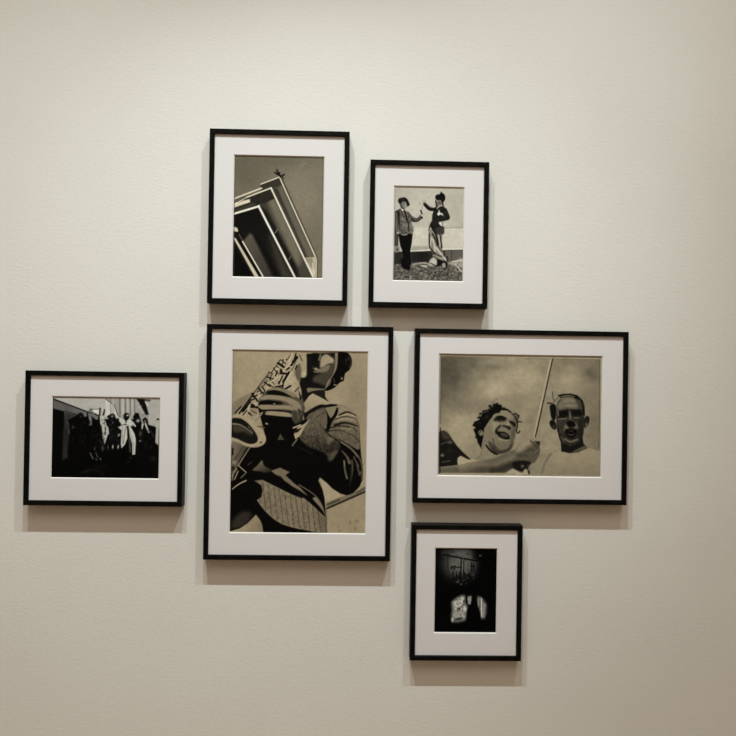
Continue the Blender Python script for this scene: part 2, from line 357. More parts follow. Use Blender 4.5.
# --- a dark group of costumed people beside a shed
def paint_group():
    p = Print([(53.1, 396.9), (159.7, 397.9), (51.8, 476.9), (158.2, 477.7)], seed=4)
    L = Tile(50, 394, 13.143); R = Tile(105, 394, 13.143); M = Tile(50, 430, 13.143); N = Tile(105, 430, 13.143)
    p.A[:] = 7
    # sky and shed
    p.poly(L((30, 40), (736, 45), (736, 300), (650, 290), (500, 235), (40, 70)), 156, sm=False, soft=.8)
    p.poly(R((0, 40), (560, 50), (560, 330), (0, 330)), 138, sm=False, soft=1)
    p.poly(R((520, 50), (730, 55), (720, 440), (560, 420), (560, 280)), 150, sm=False, soft=1)
    p.poly(L((40, 75), (500, 245), (640, 290), (640, 420), (200, 420), (180, 230), (40, 190)), 66, sm=False, soft=1, grad=(L((60, 100))[0], L((480, 280))[0], 98))
    p.line(L((40, 68), (260, 150), (500, 240), (640, 285)), 1.2, 22, sm=False); p.line(L((190, 225), (330, 262)), .8, 30)
    p.poly(L((40, 90), (180, 150), (190, 230), (40, 195)), 84, sm=False, soft=2)
    p.poly(L((40, 200), (185, 235), (170, 740), (36, 740)) + M((160, 400), (30, 610)), 8, sm=False, soft=1)
    p.poly(L((190, 240), (380, 270), (330, 350), (230, 360), (260, 460), (230, 740), (170, 740)), 50, sm=False, soft=2, grad=(L((260, 280))[0], L((200, 740))[0], 30))
    p.poly(M((175, 0), (250, 0), (215, 200), (240, 360), (160, 400)), 34, soft=2, sm=False, grad=(M((200, 60))[0], M((200, 380))[0], 42))
    p.line(M((240, 10), (255, 50)), .9, 70, al=.7)
    # the group as a dark mass
    p.poly(L((230, 345), (330, 295), (380, 255), (430, 265), (450, 305), (490, 290), (540, 290), (600, 340), (660, 330), (736, 500)) + N((0, 300), (0, 600)) + M((250, 600), (230, 300)) + L((240, 700), (265, 460)), 7, sm=False, soft=1)
    p.blob(L((400, 280))[0], 2.4, 2.6, 10, 1, hard=2); p.blob(L((405, 300))[0], 1.0, 1.2, 48, .9)
    p.blob(L((300, 440))[0], 1.0, 1.4, 62); p.blob(L((245, 500))[0], .8, 1.5, 60)
    p.line(L((490, 250), (490, 330)), 1.4, 10)
    p.poly(L((505, 290), (540, 300), (545, 400), (525, 410), (510, 340)), 105, soft=1.2); p.line(L((500, 330), (530, 380)), .9, 20); p.line(L((510, 410), (545, 405)), 1.0, 70)
    for i in range(40):
        x, y = 270 + 370 * p.rng.random(), 340 + 380 * p.rng.random()
        p.blob(L((x, y))[0], .5 + .5 * p.rng.random(), .8 + p.rng.random(), 26, .6)
    # raised horn and arms
    p.blob(L((525, 215))[0], 2.0, 2.0, 120); p.line(L((510, 240), (540, 195)), 1.0, 50); p.line(L((550, 205), (640, 200)), .8, 60)
    p.poly(L((560, 210), (640, 205), (645, 270), (560, 260)), 190, sm=False, soft=1.2); p.line(L((655, 190), (650, 280)), 1.6, 22); p.line(L((715, 210), (695, 290)), 1.6, 24); p.line(L((540, 230), (620, 275)), .7, 30)
    # checked costume
    p.poly(L((640, 290), (736, 280)) + R((0, 330), (20, 420), (40, 520), (0, 640)) + L((715, 660), (690, 580), (680, 450), (660, 400)), 162, sm=False, soft=1)
    for i in range(26):
        x, y = 645 + 85 * p.rng.random(), 300 + 330 * p.rng.random()
        p.blob(L((x, y))[0], .5, .8, 26, .9)
    p.line(L((640, 300), (650, 480), (690, 660)), 1.8, 10); p.line(L((725, 440), (725, 520)), .8, 20)
    p.poly(R((0, 60), (120, 150), (170, 280), (190, 310), (120, 300), (60, 320), (0, 310)), 178, sm=False, soft=1.2)
    p.line(R((10, 70), (120, 150), (165, 280), (195, 300)), .8, 50, sm=False)
    # boarded wall behind
    for x, g in ((70, 90), (190, 50), (265, 70), (330, 60), (385, 70)): p.line(R((x, 60), (x + 4, 270)), 1.1, g + 25, al=.85)
    for x, g in ((100, 150), (230, 170), (295, 165), (355, 160)): p.line(R((x, 65), (x + 2, 260)), 2.2, g, al=.8)
    p.poly(R((410, 60), (520, 65), (575, 270), (530, 275), (440, 110)), 16, sm=False, soft=1)
    for a in ((435, 120), (465, 165), (480, 205), (500, 240)): p.blob(R(a)[0], 1.0, 1.2, 160)
    p.line(R((530, 100), (560, 150)), 1.0, 200); p.line(R((535, 80), (585, 85)), 2.2, 70); p.line(R((520, 270), (480, 290)), 2.0, 120)
    # figure in the round hat
    p.poly(R((20, 300), (60, 270), (100, 255), (130, 280), (140, 320), (180, 330), (185, 400), (150, 440), (200, 500), (160, 560), (190, 640), (40, 640), (50, 470), (30, 400), (45, 330)), 13, soft=1)
    p.blob(R((92, 290))[0], 1.2, 1.3, 145); p.line(R((75, 285), (110, 285)), .6, 30); p.blob(R((100, 375))[0], .9, 1.0, 70); p.line(R((30, 440), (40, 520)), 1.6, 160)
    p.blob(R((180, 540))[0], 1.0, 1.6, 150, ang=.6)
    # white clown costume
    p.poly(R((190, 310), (240, 330), (270, 350), (330, 320), (370, 380), (375, 420), (330, 420), (385, 520), (405, 600)) + N((400, 200), (395, 320), (358, 325), (355, 180), (310, 40), (290, 20), (290, 110), (260, 190), (215, 240), (205, 180), (215, 0)) + R((205, 470), (170, 440), (215, 400), (180, 350)), 172, sm=False, soft=.9)
    p.line(R((270, 430), (250, 560)) + N((240, 180)), .8, 90); p.line(R((230, 440), (225, 640)), .7, 120); p.line(R((300, 400), (330, 520), (370, 640)) + N((375, 300)), .9, 120, al=.6)
    p.line(R((295, 430), (310, 560)) + N((330, 270)), 2.0, 14); p.line(N((320, 110), (330, 280)), 1.8, 55); p.line(N((300, 120), (305, 260)), 1.4, 10)
    p.line(R((165, 435), (250, 400), (280, 405)), .8, 60)
    p.poly(R((240, 290), (255, 255), (300, 250), (320, 280), (310, 320), (280, 350), (250, 330)), 20, soft=1); p.blob(R((295, 280))[0], 1.1, .8, 190); p.line(R((270, 330), (275, 370)), 1.5, 18); p.blob(R((265, 400))[0], .8, .8, 40)
    # right hand figures
    p.poly(R((365, 300), (400, 245), (440, 250), (455, 300), (490, 330), (530, 300), (560, 340), (570, 400), (660, 430), (670, 600), (690, 690)) + N((690, 620), (400, 600), (410, 200), (400, 60)) + R((360, 400), (390, 440), (400, 400)), 9, soft=1, sm=False)
    p.blob(R((430, 350))[0], 1.7, 1.6, 165); p.blob(R((415, 340))[0], .7, .6, 40); p.line(R((360, 370), (395, 420)), 1.5, 165); p.line(R((460, 260), (480, 340), (500, 400)), 1.6, 130); p.line(R((490, 400), (485, 450)), 1.5, 170)
    p.blob(R((465, 520))[0], 1.6, 3.2, 62); p.blob(R((460, 615))[0], 1.0, .9, 120)
    p.blob(R((525, 360))[0], 1.0, 1.6, 110); p.line(R((530, 390), (560, 470), (575, 500)), 1.5, 170); p.line(R((600, 480), (640, 560)), 1.4, 34)
    p.poly(R((670, 420), (690, 340), (715, 340)) + N((700, 200), (660, 160)), 150, sm=False, soft=1); p.line(R((685, 330), (712, 330)), 1.6, 30)
    for i in range(36):
        x, y = 40 + 150 * p.rng.random(), 330 + 300 * p.rng.random()
        p.blob(R((x, y))[0], .4, .6, 60, .6)
    for i in range(20):
        x, y = 420 + 240 * p.rng.random(), 420 + 300 * p.rng.random()
        p.blob(R((x, y))[0], .6, 1.1, 34, .6)
    # legs and ground
    for x in (100, 170): p.blob(N((x, 220))[0], .8, 2.0, 165, ang=.1)
    p.blob(N((35, 225))[0], .8, 2.6, 60); p.blob(M((690, 240))[0], 1.4, 3.0, 62)
    for a, b, g in (((525, 305), (565, 380), 90), ((600, 300), (625, 360), 70), ((585, 230), (585, 265), 60), ((600, 380), (610, 395), 80), ((655, 375), (665, 390), 90), ((640, 130), (680, 180), 40)):
        p.line(M(a, b), 1.0, g, al=.9)
    p.line(M((420, 560), (520, 520), (640, 540), (700, 590)), 1.5, 24, soft=2); p.line(M((600, 490), (730, 470)), 1.0, 20, soft=2); p.blob(M((470, 550))[0], 3, 1.2, 26)
    p.blob(N((340, 365))[0], 1.2, .8, 42); p.blob(N((300, 415))[0], 1.0, .7, 40); p.blob(N((630, 370))[0], 2.6, 2.4, 30); p.line(N((560, 0), (575, 25)), 1.2, 90)
    p.line(L((36, 46), (720, 52)), .8, 60, al=.5)
    p.grain(1.2)
    return p

# --- saxophone player, cropped at the eyes
def paint_saxophone():
    p = Print([(233.0, 350.0), (367.3, 351.9), (230.3, 531.9), (365.0, 532.7)], seed=5)
    k = 10.222
    A = Tile(228, 348, k); B = Tile(298, 348, k); Cc = Tile(228, 408, k); D = Tile(298, 408, k); E = Tile(228, 466, k); G = Tile(298, 466, k); Hh = Tile(190, 315, 2.628)
    p.A[:] = 138
    p.blob(A((250, 150))[0], 40, 30, 143, .5); p.blob(B((600, 450))[0], 14, 40, 124, .8); p.blob(A((60, 300))[0], 5, 50, 130, .6)
    p.poly(A((30, 590), (100, 525), (180, 482), (235, 465), (200, 530), (100, 670), (30, 690)), 112, soft=2.2)
    # the dark mass of the jacket
    p.poly(B((0, 430), (60, 560), (80, 660), (230, 580), (300, 565), (390, 578), (500, 600), (580, 665)) + D((600, 90), (625, 180), (635, 350), (645, 480), (660, 580), (660, 736)) +
           G((655, 150), (630, 210), (565, 280), (500, 302), (430, 283), (350, 232), (290, 172), (222, 118), (208, 150), (250, 240), (270, 330), (282, 450), (290, 700)) + E((0, 700), (0, 0)) + Cc((0, 420), (60, 350), (200, 400), (380, 300)) + A((300, 600), (330, 500), (400, 430), (560, 440), (730, 520)), 11, sm=False, soft=.8)
    # striped front panel of the jacket
    p.poly(E((270, 155), (350, 145), (440, 190), (540, 240), (640, 290)) + G((0, 325), (60, 330), (110, 370), (180, 430), (270, 510), (288, 530), (292, 690), (160, 675), (60, 655), (0, 640)) + E((640, 620), (560, 595), (480, 550), (400, 480), (340, 410), (300, 350), (340, 320), (352, 260), (340, 200)), 112, sm=False, soft=.8, tex=9, stripes=(5.2, -.12, 34))
    p.line(E((300, 352), (340, 410), (400, 480), (480, 550), (560, 595), (640, 622), (736, 645)), .9, 140, al=.7); p.line(E((345, 150), (440, 195), (540, 245), (640, 292), (736, 325)), .7, 130, al=.6)
    p.poly(G((180, 430), (275, 510), (290, 690), (230, 690)), 80, soft=4, sm=False, al=.5); p.line(G((288, 520), (293, 690)), .8, 60)
    # trouser wedge and elbow shadow at the bottom
    p.poly(E((30, 630), (60, 540), (150, 470), (240, 490), (200, 585), (120, 640)), 46, soft=5)
    p.poly(E((20, 672), (120, 645), (200, 590), (250, 540), (285, 500), (330, 560), (350, 610), (362, 690), (20, 690)), 138, sm=False, soft=.9, grad=(E((200, 600))[0], E((340, 660))[0], 112))
    # turned-out lapel and pocket flap
    p.poly(Cc((250, 640), (300, 590), (345, 538), (370, 592), (450, 640), (380, 665), (320, 650)), 92, soft=1.2, grad=(Cc((340, 560))[0], Cc((400, 660))[0], 40))
    p.poly(Cc((440, 645), (530, 612), (610, 650), (632, 655), (585, 690)) + E((610, 120), (680, 185), (736, 222)) + G((40, 245), (80, 285), (95, 305), (40, 270)) + E((736, 255), (660, 212), (580, 155), (540, 112), (480, 88)), 104, sm=False, soft=.9)
    p.line(G((10, 195), (120, 262), (190, 320), (240, 395), (272, 490)), .9, 96); p.poly(G((150, 335), (190, 325), (240, 400), (266, 470), (215, 410)), 112, soft=.9)
    p.line(G((0, 290), (90, 330), (200, 440), (262, 500)), 1.4, 14)
    p.poly(Cc((532, 262), (572, 328), (503, 328)), 66, sm=False, soft=.9)
    # rail behind, right
    p.poly(G((285, 385), (430, 318), (520, 300), (590, 262), (685, 205), (685, 262), (500, 345), (300, 438)), 104, sm=False, soft=.8)
    p.line(G((295, 435), (400, 390), (500, 345), (690, 262)), 2.0, 42); p.line(G((300, 395), (420, 345)), 1.8, 62, soft=1.5); p.line(G((600, 275), (690, 225)), 1.6, 70, soft=1.5)
    p.line(G((293, 450), (297, 690)), .7, 100); p.poly(G((225, 128), (285, 170), (350, 235), (430, 285), (420, 310), (290, 370), (270, 300), (250, 230)), 150, soft=.8, sm=False)
    for c, rx, ry in (((535, 580), .8, 2.0), ((415, 625), 1, .8), ((425, 660), 1.2, .9), ((600, 560), 1.2, 1.4), ((585, 640), 1, 2)): p.blob(G(c)[0], rx, ry, 96, .8, ang=-.4)
    # upper sleeve, shoulder and chest
    p.poly(D((300, 235), (360, 120), (420, 60), (500, 30), (580, 60), (622, 180), (634, 350), (620, 425), (560, 400), (430, 335), (340, 285)), 98, soft=1, tex=8, grad=(D((560, 60))[0], D((480, 330))[0], 84))
    p.poly(B((390, 580), (500, 600), (590, 670), (605, 740), (380, 740), (410, 640)), 124, soft=1, sm=False, tex=6)
    p.poly(B((270, 610), (400, 590), (360, 690), (330, 720)), 112, soft=1, sm=False)
    for pts, wd, g in ((((420, 75), (500, 40), (590, 75)), (2.2, 1.2), 24), (((385, 115), (480, 85), (590, 110)), (1.4, .8), 40), (((375, 175), (480, 150), (600, 182)), (2.6, 1.2), 22), (((325, 205), (420, 182), (530, 195)), (1.6, 1), 36),
                       (((305, 238), (400, 226), (470, 240)), (1.4, .8), 40), (((480, 250), (560, 280), (625, 340)), (.8, 1.6), 56), (((560, 200), (600, 240)), (1, 1), 52), (((390, 95), (500, 62), (570, 80)), 1.0, 150), (((370, 140), (470, 118), (590, 145)), 1.2, 128), (((440, 205), (540, 215)), 1.0, 120)):
        p.line(D(*pts), wd, g, al=.9)
    p.poly(D((100, 75), (190, 30), (262, 20), (295, 100), (290, 205), (262, 210), (200, 150)), 84, soft=1.2, tex=9)
    p.poly(D((268, 15), (300, 90), (340, 110), (412, -10), (395, 60), (345, 140), (310, 245), (292, 200), (300, 130)), 10, sm=False, soft=.9)
    # forearm
    p.poly(D((120, 108), (200, 150), (280, 235), (330, 295), (400, 335), (432, 400), (400, 455), (345, 540), (312, 548), (285, 480), (200, 432), (100, 395), (10, 300), (60, 200)), 84, soft=1.6, tex=10, grad=(D((200, 170))[0], D((220, 430))[0], 46))
    p.poly(D((290, 300), (360, 310), (350, 380), (300, 360)), 104, soft=3, al=.7); p.poly(D((330, 350), (380, 350), (360, 440), (320, 430)), 40, soft=3, al=.8); p.poly(D((320, 480), (390, 430), (400, 460), (340, 535)), 78, soft=2, al=.8)
    # lower sleeve streaks
    p.line(D((420, 335), (540, 410), (620, 500), (655, 600), (655, 730)), 1.6, 70); p.line(D((440, 375), (550, 440)), 1.8, 10); p.line(D((440, 350), (540, 418), (610, 500)), .8, 118); p.line(D((420, 325), (540, 395), (630, 490)), .8, 20)
    p.line(D((450, 440), (500, 500), (525, 560)), (1.0, 2.8), 88, soft=1.5); p.line(D((470, 540), (480, 640), (500, 720)), 1.4, 110); p.line(D((550, 540), (555, 640), (540, 735)), (2.4, 1.2), 66, soft=1.5); p.line(D((570, 500), (620, 600)), 1.0, 84)
    p.line(D((600, 560), (630, 680)) + G((640, 60)), 1.8, 72, soft=1.4); p.line(D((545, 590), (540, 720)) + G((530, 200)), 1.2, 36, soft=1.4); p.line(G((470, 0), (485, 60), (505, 125)), 1.2, 80)
    p.line(D((0, 400), (60, 430), (140, 470)), 1.2, 30, soft=2)
    # collar, neck, jaw
    p.poly(B((40, 590), (85, 520), (135, 460), (190, 480), (260, 510), (312, 550), (330, 570), (220, 592), (140, 632), (75, 668)), 146, soft=.9, grad=(B((140, 490))[0], B((100, 620))[0], 128))
    p.line(B((75, 680), (160, 622), (230, 588), (300, 592), (390, 577)), (3.4, 1.0), 20); p.poly(B((100, 690), (240, 610), (280, 640), (280, 740), (100, 740)), 82, soft=2, tex=8)
    p.poly(B((30, 60), (420, 45), (395, 240), (330, 330), (290, 420), (270, 440), (270, 500), (305, 545), (220, 500), (150, 460), (110, 490), (50, 570), (35, 520), (30, 430), (0, 330)), 20, sm=False, soft=.9)
    p.poly(B((160, 290), (240, 250), (300, 190), (390, 120), (385, 220), (345, 285), (280, 380), (200, 360), (150, 340)), 60, soft=3)
    p.poly(B((220, 170), (235, 90), (300, 60), (355, 105), (350, 150), (310, 160), (260, 190), (225, 200)), 136, soft=2); p.blob(B((345, 130))[0], 2, 2, 150, .8)
    p.poly(B((375, 50), (412, 50), (400, 160), (375, 260), (335, 310), (290, 410), (272, 418), (300, 340), (350, 270), (375, 180)), 112, soft=1)
    p.poly(B((190, 230), (260, 190), (320, 170), (300, 230), (230, 250)), 104, soft=2); p.blob(B((180, 215))[0], 2.8, 1.4, 150, ang=.5); p.line(B((160, 240), (200, 250)), 1.0, 110); p.line(B((160, 200), (180, 180)), 1.0, 10)
    p.poly(B((90, 410), (160, 410), (270, 418), (250, 432), (150, 440), (100, 455)), 104, soft=1)
    p.poly(B((135, 450), (260, 430), (268, 500), (230, 500)), 30, soft=1); p.line(B((265, 440), (272, 500), (305, 545)), .8, 30)
    p.poly(B((70, 90), (140, 80), (160, 140), (210, 100), (220, 60), (150, 50)), 14, soft=1.2); p.line(B((290, 55), (340, 90)), 1.0, 26); p.line(B((210, 120), (225, 70)), 1.8, 90)
    # hair
    p.poly(B((412, 40), (500, 48), (540, 95), (548, 160), (522, 222), (482, 255), (470, 300), (462, 335), (425, 352), (375, 402), (300, 437), (272, 425), (320, 370), (345, 300), (390, 210), (402, 120)), 11, soft=.8)
    p.line(B((510, 90), (540, 150), (520, 200)), .8, 60); p.blob(B((445, 310))[0], 1.1, 1.4, 120); p.line(B((365, 375), (420, 385)), 1.0, 122); p.line(B((360, 310), (370, 350)), .8, 64); p.blob(B((490, 120))[0], 1.6, 1.4, 44); p.line(B((470, 150), (520, 170)), .8, 36)
    # saxophone: lit tube and keywork above the hand
    p.poly(A((70, 690), (120, 640), (262, 455), (420, 245), (530, 118), (640, 40), (736, 40)) + B((80, 50), (70, 120), (60, 290), (20, 300), (0, 400)) + A((680, 450), (560, 430), (430, 400), (330, 500), (290, 600), (280, 690), (150, 720)), 146, sm=False, soft=.8, tex=8)
    p.poly(B((10, 50), (75, 50), (85, 200), (75, 290), (30, 300), (0, 260)), 142, soft=1.4); p.blob(B((60, 265))[0], 2, 2.4, 166); p.blob(B((20, 235))[0], 1.5, 2.0, 90, .8); p.line(B((10, 70), (40, 130)), 1.0, 50)
    p.poly(A((690, 190), (736, 170), (736, 340), (700, 320), (680, 260)), 84, soft=2)
    keys = [((70, 668), (130, 600), 1.4, 26), ((112, 672), (262, 462), 1.7, 18), ((268, 450), (420, 247), .9, 22), ((285, 455), (425, 268), .7, 60), ((440, 252), (530, 120), .9, 26), ((592, 122), (640, 68), 1.5, 24),
            ((415, 245), (455, 268), 1.0, 28), ((398, 298), (470, 322), 1.5, 24), ((440, 275), (425, 320), 1.0, 30), ((420, 320), (445, 350), 1.2, 60), ((370, 352), (425, 392), 1.6, 24), ((395, 335), (350, 402), .9, 34), ((420, 372), (455, 402), 1.1, 30),
            ((310, 412), (352, 465), 1.7, 24), ((345, 400), (372, 438), 1.6, 26), ((298, 452), (332, 428), 1.0, 30), ((325, 470), (370, 450), 1.1, 28), ((242, 468), (300, 545), 2.0, 20), ((252, 505), (295, 482), 1.4, 24), ((205, 545), (260, 525), 1.6, 26), ((235, 500), (215, 560), 1.2, 40),
            ((150, 648), (222, 560), 2.6, 18), ((180, 640), (225, 600), 1.0, 165), ((215, 572), (262, 590), 2.2, 16), ((235, 605), (305, 610), 2.4, 20), ((200, 660), (240, 690), 2.0, 18), ((262, 655), (285, 668), 1.4, 22), ((150, 690), (190, 640), 1.0, 26), ((170, 700), (210, 640), 1.0, 160),
            ((508, 155), (565, 195), 2.4, 18), ((540, 122), (585, 160), 1.1, 24), ((498, 192), (545, 222), 1.1, 26), ((560, 115), (550, 180), 1.0, 40), ((462, 205), (505, 262), 1.2, 34), ((500, 240), (480, 285), 1.4, 26), ((535, 232), (560, 262), 2.4, 20), ((548, 290), (515, 362), 2.0, 20), ((530, 258), (590, 262), 2.2, 26),
            ((618, 250), (560, 345), 2.2, 16), ((565, 340), (555, 400), 1.6, 22), ((475, 402), (545, 388), 1.7, 18), ((525, 405), (560, 415), 1.2, 30), ((580, 420), (635, 388), 1.9, 20), ((590, 222), (622, 202), 1.8, 22), ((640, 172), (700, 95), 2.8, 18), ((690, 58), (672, 120), 1.6, 30), ((640, 68), (600, 110), 1.0, 120), ((685, 215), (700, 180), 1.4, 26), ((680, 445), (720, 405), 1.2, 40), ((440, 335), (470, 372), .9, 40), ((640, 240), (690, 140), .8, 60)]
    for a, b, wd, g in keys: p.line(A(a, b), wd, g)
    for a, b, wd in (((430, 350), (500, 300), 1.2), ((560, 240), (640, 150), 1.3), ((520, 330), (540, 280), 1.0), ((600, 330), (650, 240), 1.4), ((650, 60), (620, 140), 1.4), ((205, 600), (230, 570), .9), ((270, 630), (300, 660), 1.4), ((480, 220), (520, 205), .9)): p.line(A(a, b), wd, 170)
    # bow, bell and lower rods
    p.poly(Cc((40, 340), (200, 400), (110, 590), (30, 690)), 98, sm=False, soft=1, grad=(Cc((40, 500))[0], Cc((150, 540))[0], 62)); p.line(Cc((60, 540), (150, 400)), 1.2, 60); p.line(Cc((110, 560), (180, 420)), 1.0, 40); p.line(Cc((50, 420), (45, 480)), 1.6, 22); p.blob(Cc((65, 560))[0], 2.0, 2.0, 130); p.blob(Cc((50, 620))[0], 1.6, 2.4, 24)
    p.line(Cc((222, 405), (105, 592)), .8, 132); p.line(Cc((105, 592), (185, 662)), .9, 150); p.line(Cc((40, 700), (85, 625)), 1.4, 128); p.line(Cc((65, 736), (102, 650)), 1.0, 140); p.line(Cc((200, 590), (240, 555)), .8, 62); p.line(Cc((130, 720), (180, 670)), .8, 110); p.line(E((40, 150), (60, 60)), 1.2, 110)
    p.line(E((45, 240), (110, 190), (182, 153)), (.9, 1.4), 150)
    p.poly(Cc((30, 95), (100, 78), (180, 92), (260, 140), (330, 210), (375, 280), (386, 330), (362, 375), (305, 402), (240, 406), (160, 387), (90, 347), (30, 306)), 146, soft=.9)
    p.poly(Cc((20, 125), (110, 106), (180, 140), (240, 200), (282, 260), (302, 310), (292, 352), (240, 372), (180, 360), (100, 322), (20, 280)), 24, soft=.9)
    p.poly(Cc((50, 170), (120, 180), (190, 220), (240, 290), (160, 250), (60, 250)), 56, soft=3); p.line(Cc((45, 165), (110, 172), (180, 208), (250, 268)), (1.6, .8), 104); p.line(Cc((205, 190), (250, 250)), 1.2, 70)
    p.blob(Cc((335, 355))[0], 1.0, .9, 30); p.line(Cc((90, 345), (160, 385), (240, 403), (310, 398)), .8, 104, al=.7)
    p.poly(A((220, 640), (270, 615), (305, 650), (280, 690), (240, 690)), 128, soft=1); p.line(A((235, 640), (290, 670)), .9, 40)
    for a, b, g in (((275, 140), (340, 65), 120), ((300, 190), (370, 205), 74), ((385, 160), (400, 165), 150), ((330, 60), (350, 50), 130), ((350, 180), (330, 200), 90)): p.line(Cc(a, b), 1.3, g)
    # hand
    p.poly(A((380, 455), (440, 420), (560, 430), (660, 470), (736, 530)) + B((40, 500), (70, 620)) + Cc((736, 120), (690, 165), (660, 130), (640, 60)) + A((380, 660), (320, 600), (310, 520)), 74, sm=False, soft=1.2)
    p.poly(A((385, 470), (430, 435), (520, 432), (600, 470), (650, 500), (560, 492), (450, 480)), 16, soft=1.2); p.poly(A((400, 430), (480, 405), (600, 430), (700, 480), (660, 500), (560, 450), (470, 430)), 112, soft=1.2)
    p.poly(A((318, 512), (380, 486), (480, 484), (580, 500), (680, 535), (736, 580), (736, 625), (640, 580), (560, 540), (440, 525), (340, 530)), 122, soft=1)
    p.poly(A((315, 552), (400, 535), (520, 548), (560, 570), (480, 580), (330, 580)), 13, soft=1); p.blob(A((470, 572))[0], 1.0, .7, 150)
    p.poly(A((305, 592), (400, 582), (520, 590), (640, 590), (710, 620), (736, 660), (680, 640), (560, 625), (420, 630), (340, 628)), 124, soft=1)
    p.line(A((340, 640), (480, 640), (640, 655)), 1.8, 22); p.line(A((640, 500), (736, 560)), 1.0, 70, al=.6)
    p.poly(A((378, 680), (400, 650), (480, 650), (600, 662), (655, 690), (640, 706), (540, 700), (440, 690)), 130, soft=1)
    p.poly(A((660, 640), (736, 640)) + B((60, 600), (60, 740)) + Cc((700, 160), (660, 130), (650, 60)), 58, soft=2, sm=False); p.line(B((-5, 560), (30, 640), (55, 730)), 1.4, 118); p.line(A((640, 600), (700, 650), (720, 720)), 1.0, 96, al=.8)
    p.line(D((0, 15), (45, 60), (20, 150)), 1.2, 36)
    # cuff
    p.poly(D((-5, 195), (60, 165), (122, 108), (60, 205), (15, 290), (-30, 320), (-45, 270)), 150, sm=False, soft=.9); p.poly(D((-35, 225), (40, 200), (0, 245), (-30, 260)), 26, sm=False, soft=.9)
    p.line(Cc((665, 205), (736, 175)), 1.4, 158); p.line(Cc((655, 385), (705, 320)), 1.3, 100)
    p.line(A((50, 25), (45, 736)), .9, 90, al=.5)
    p.grain(2.0)
    return p

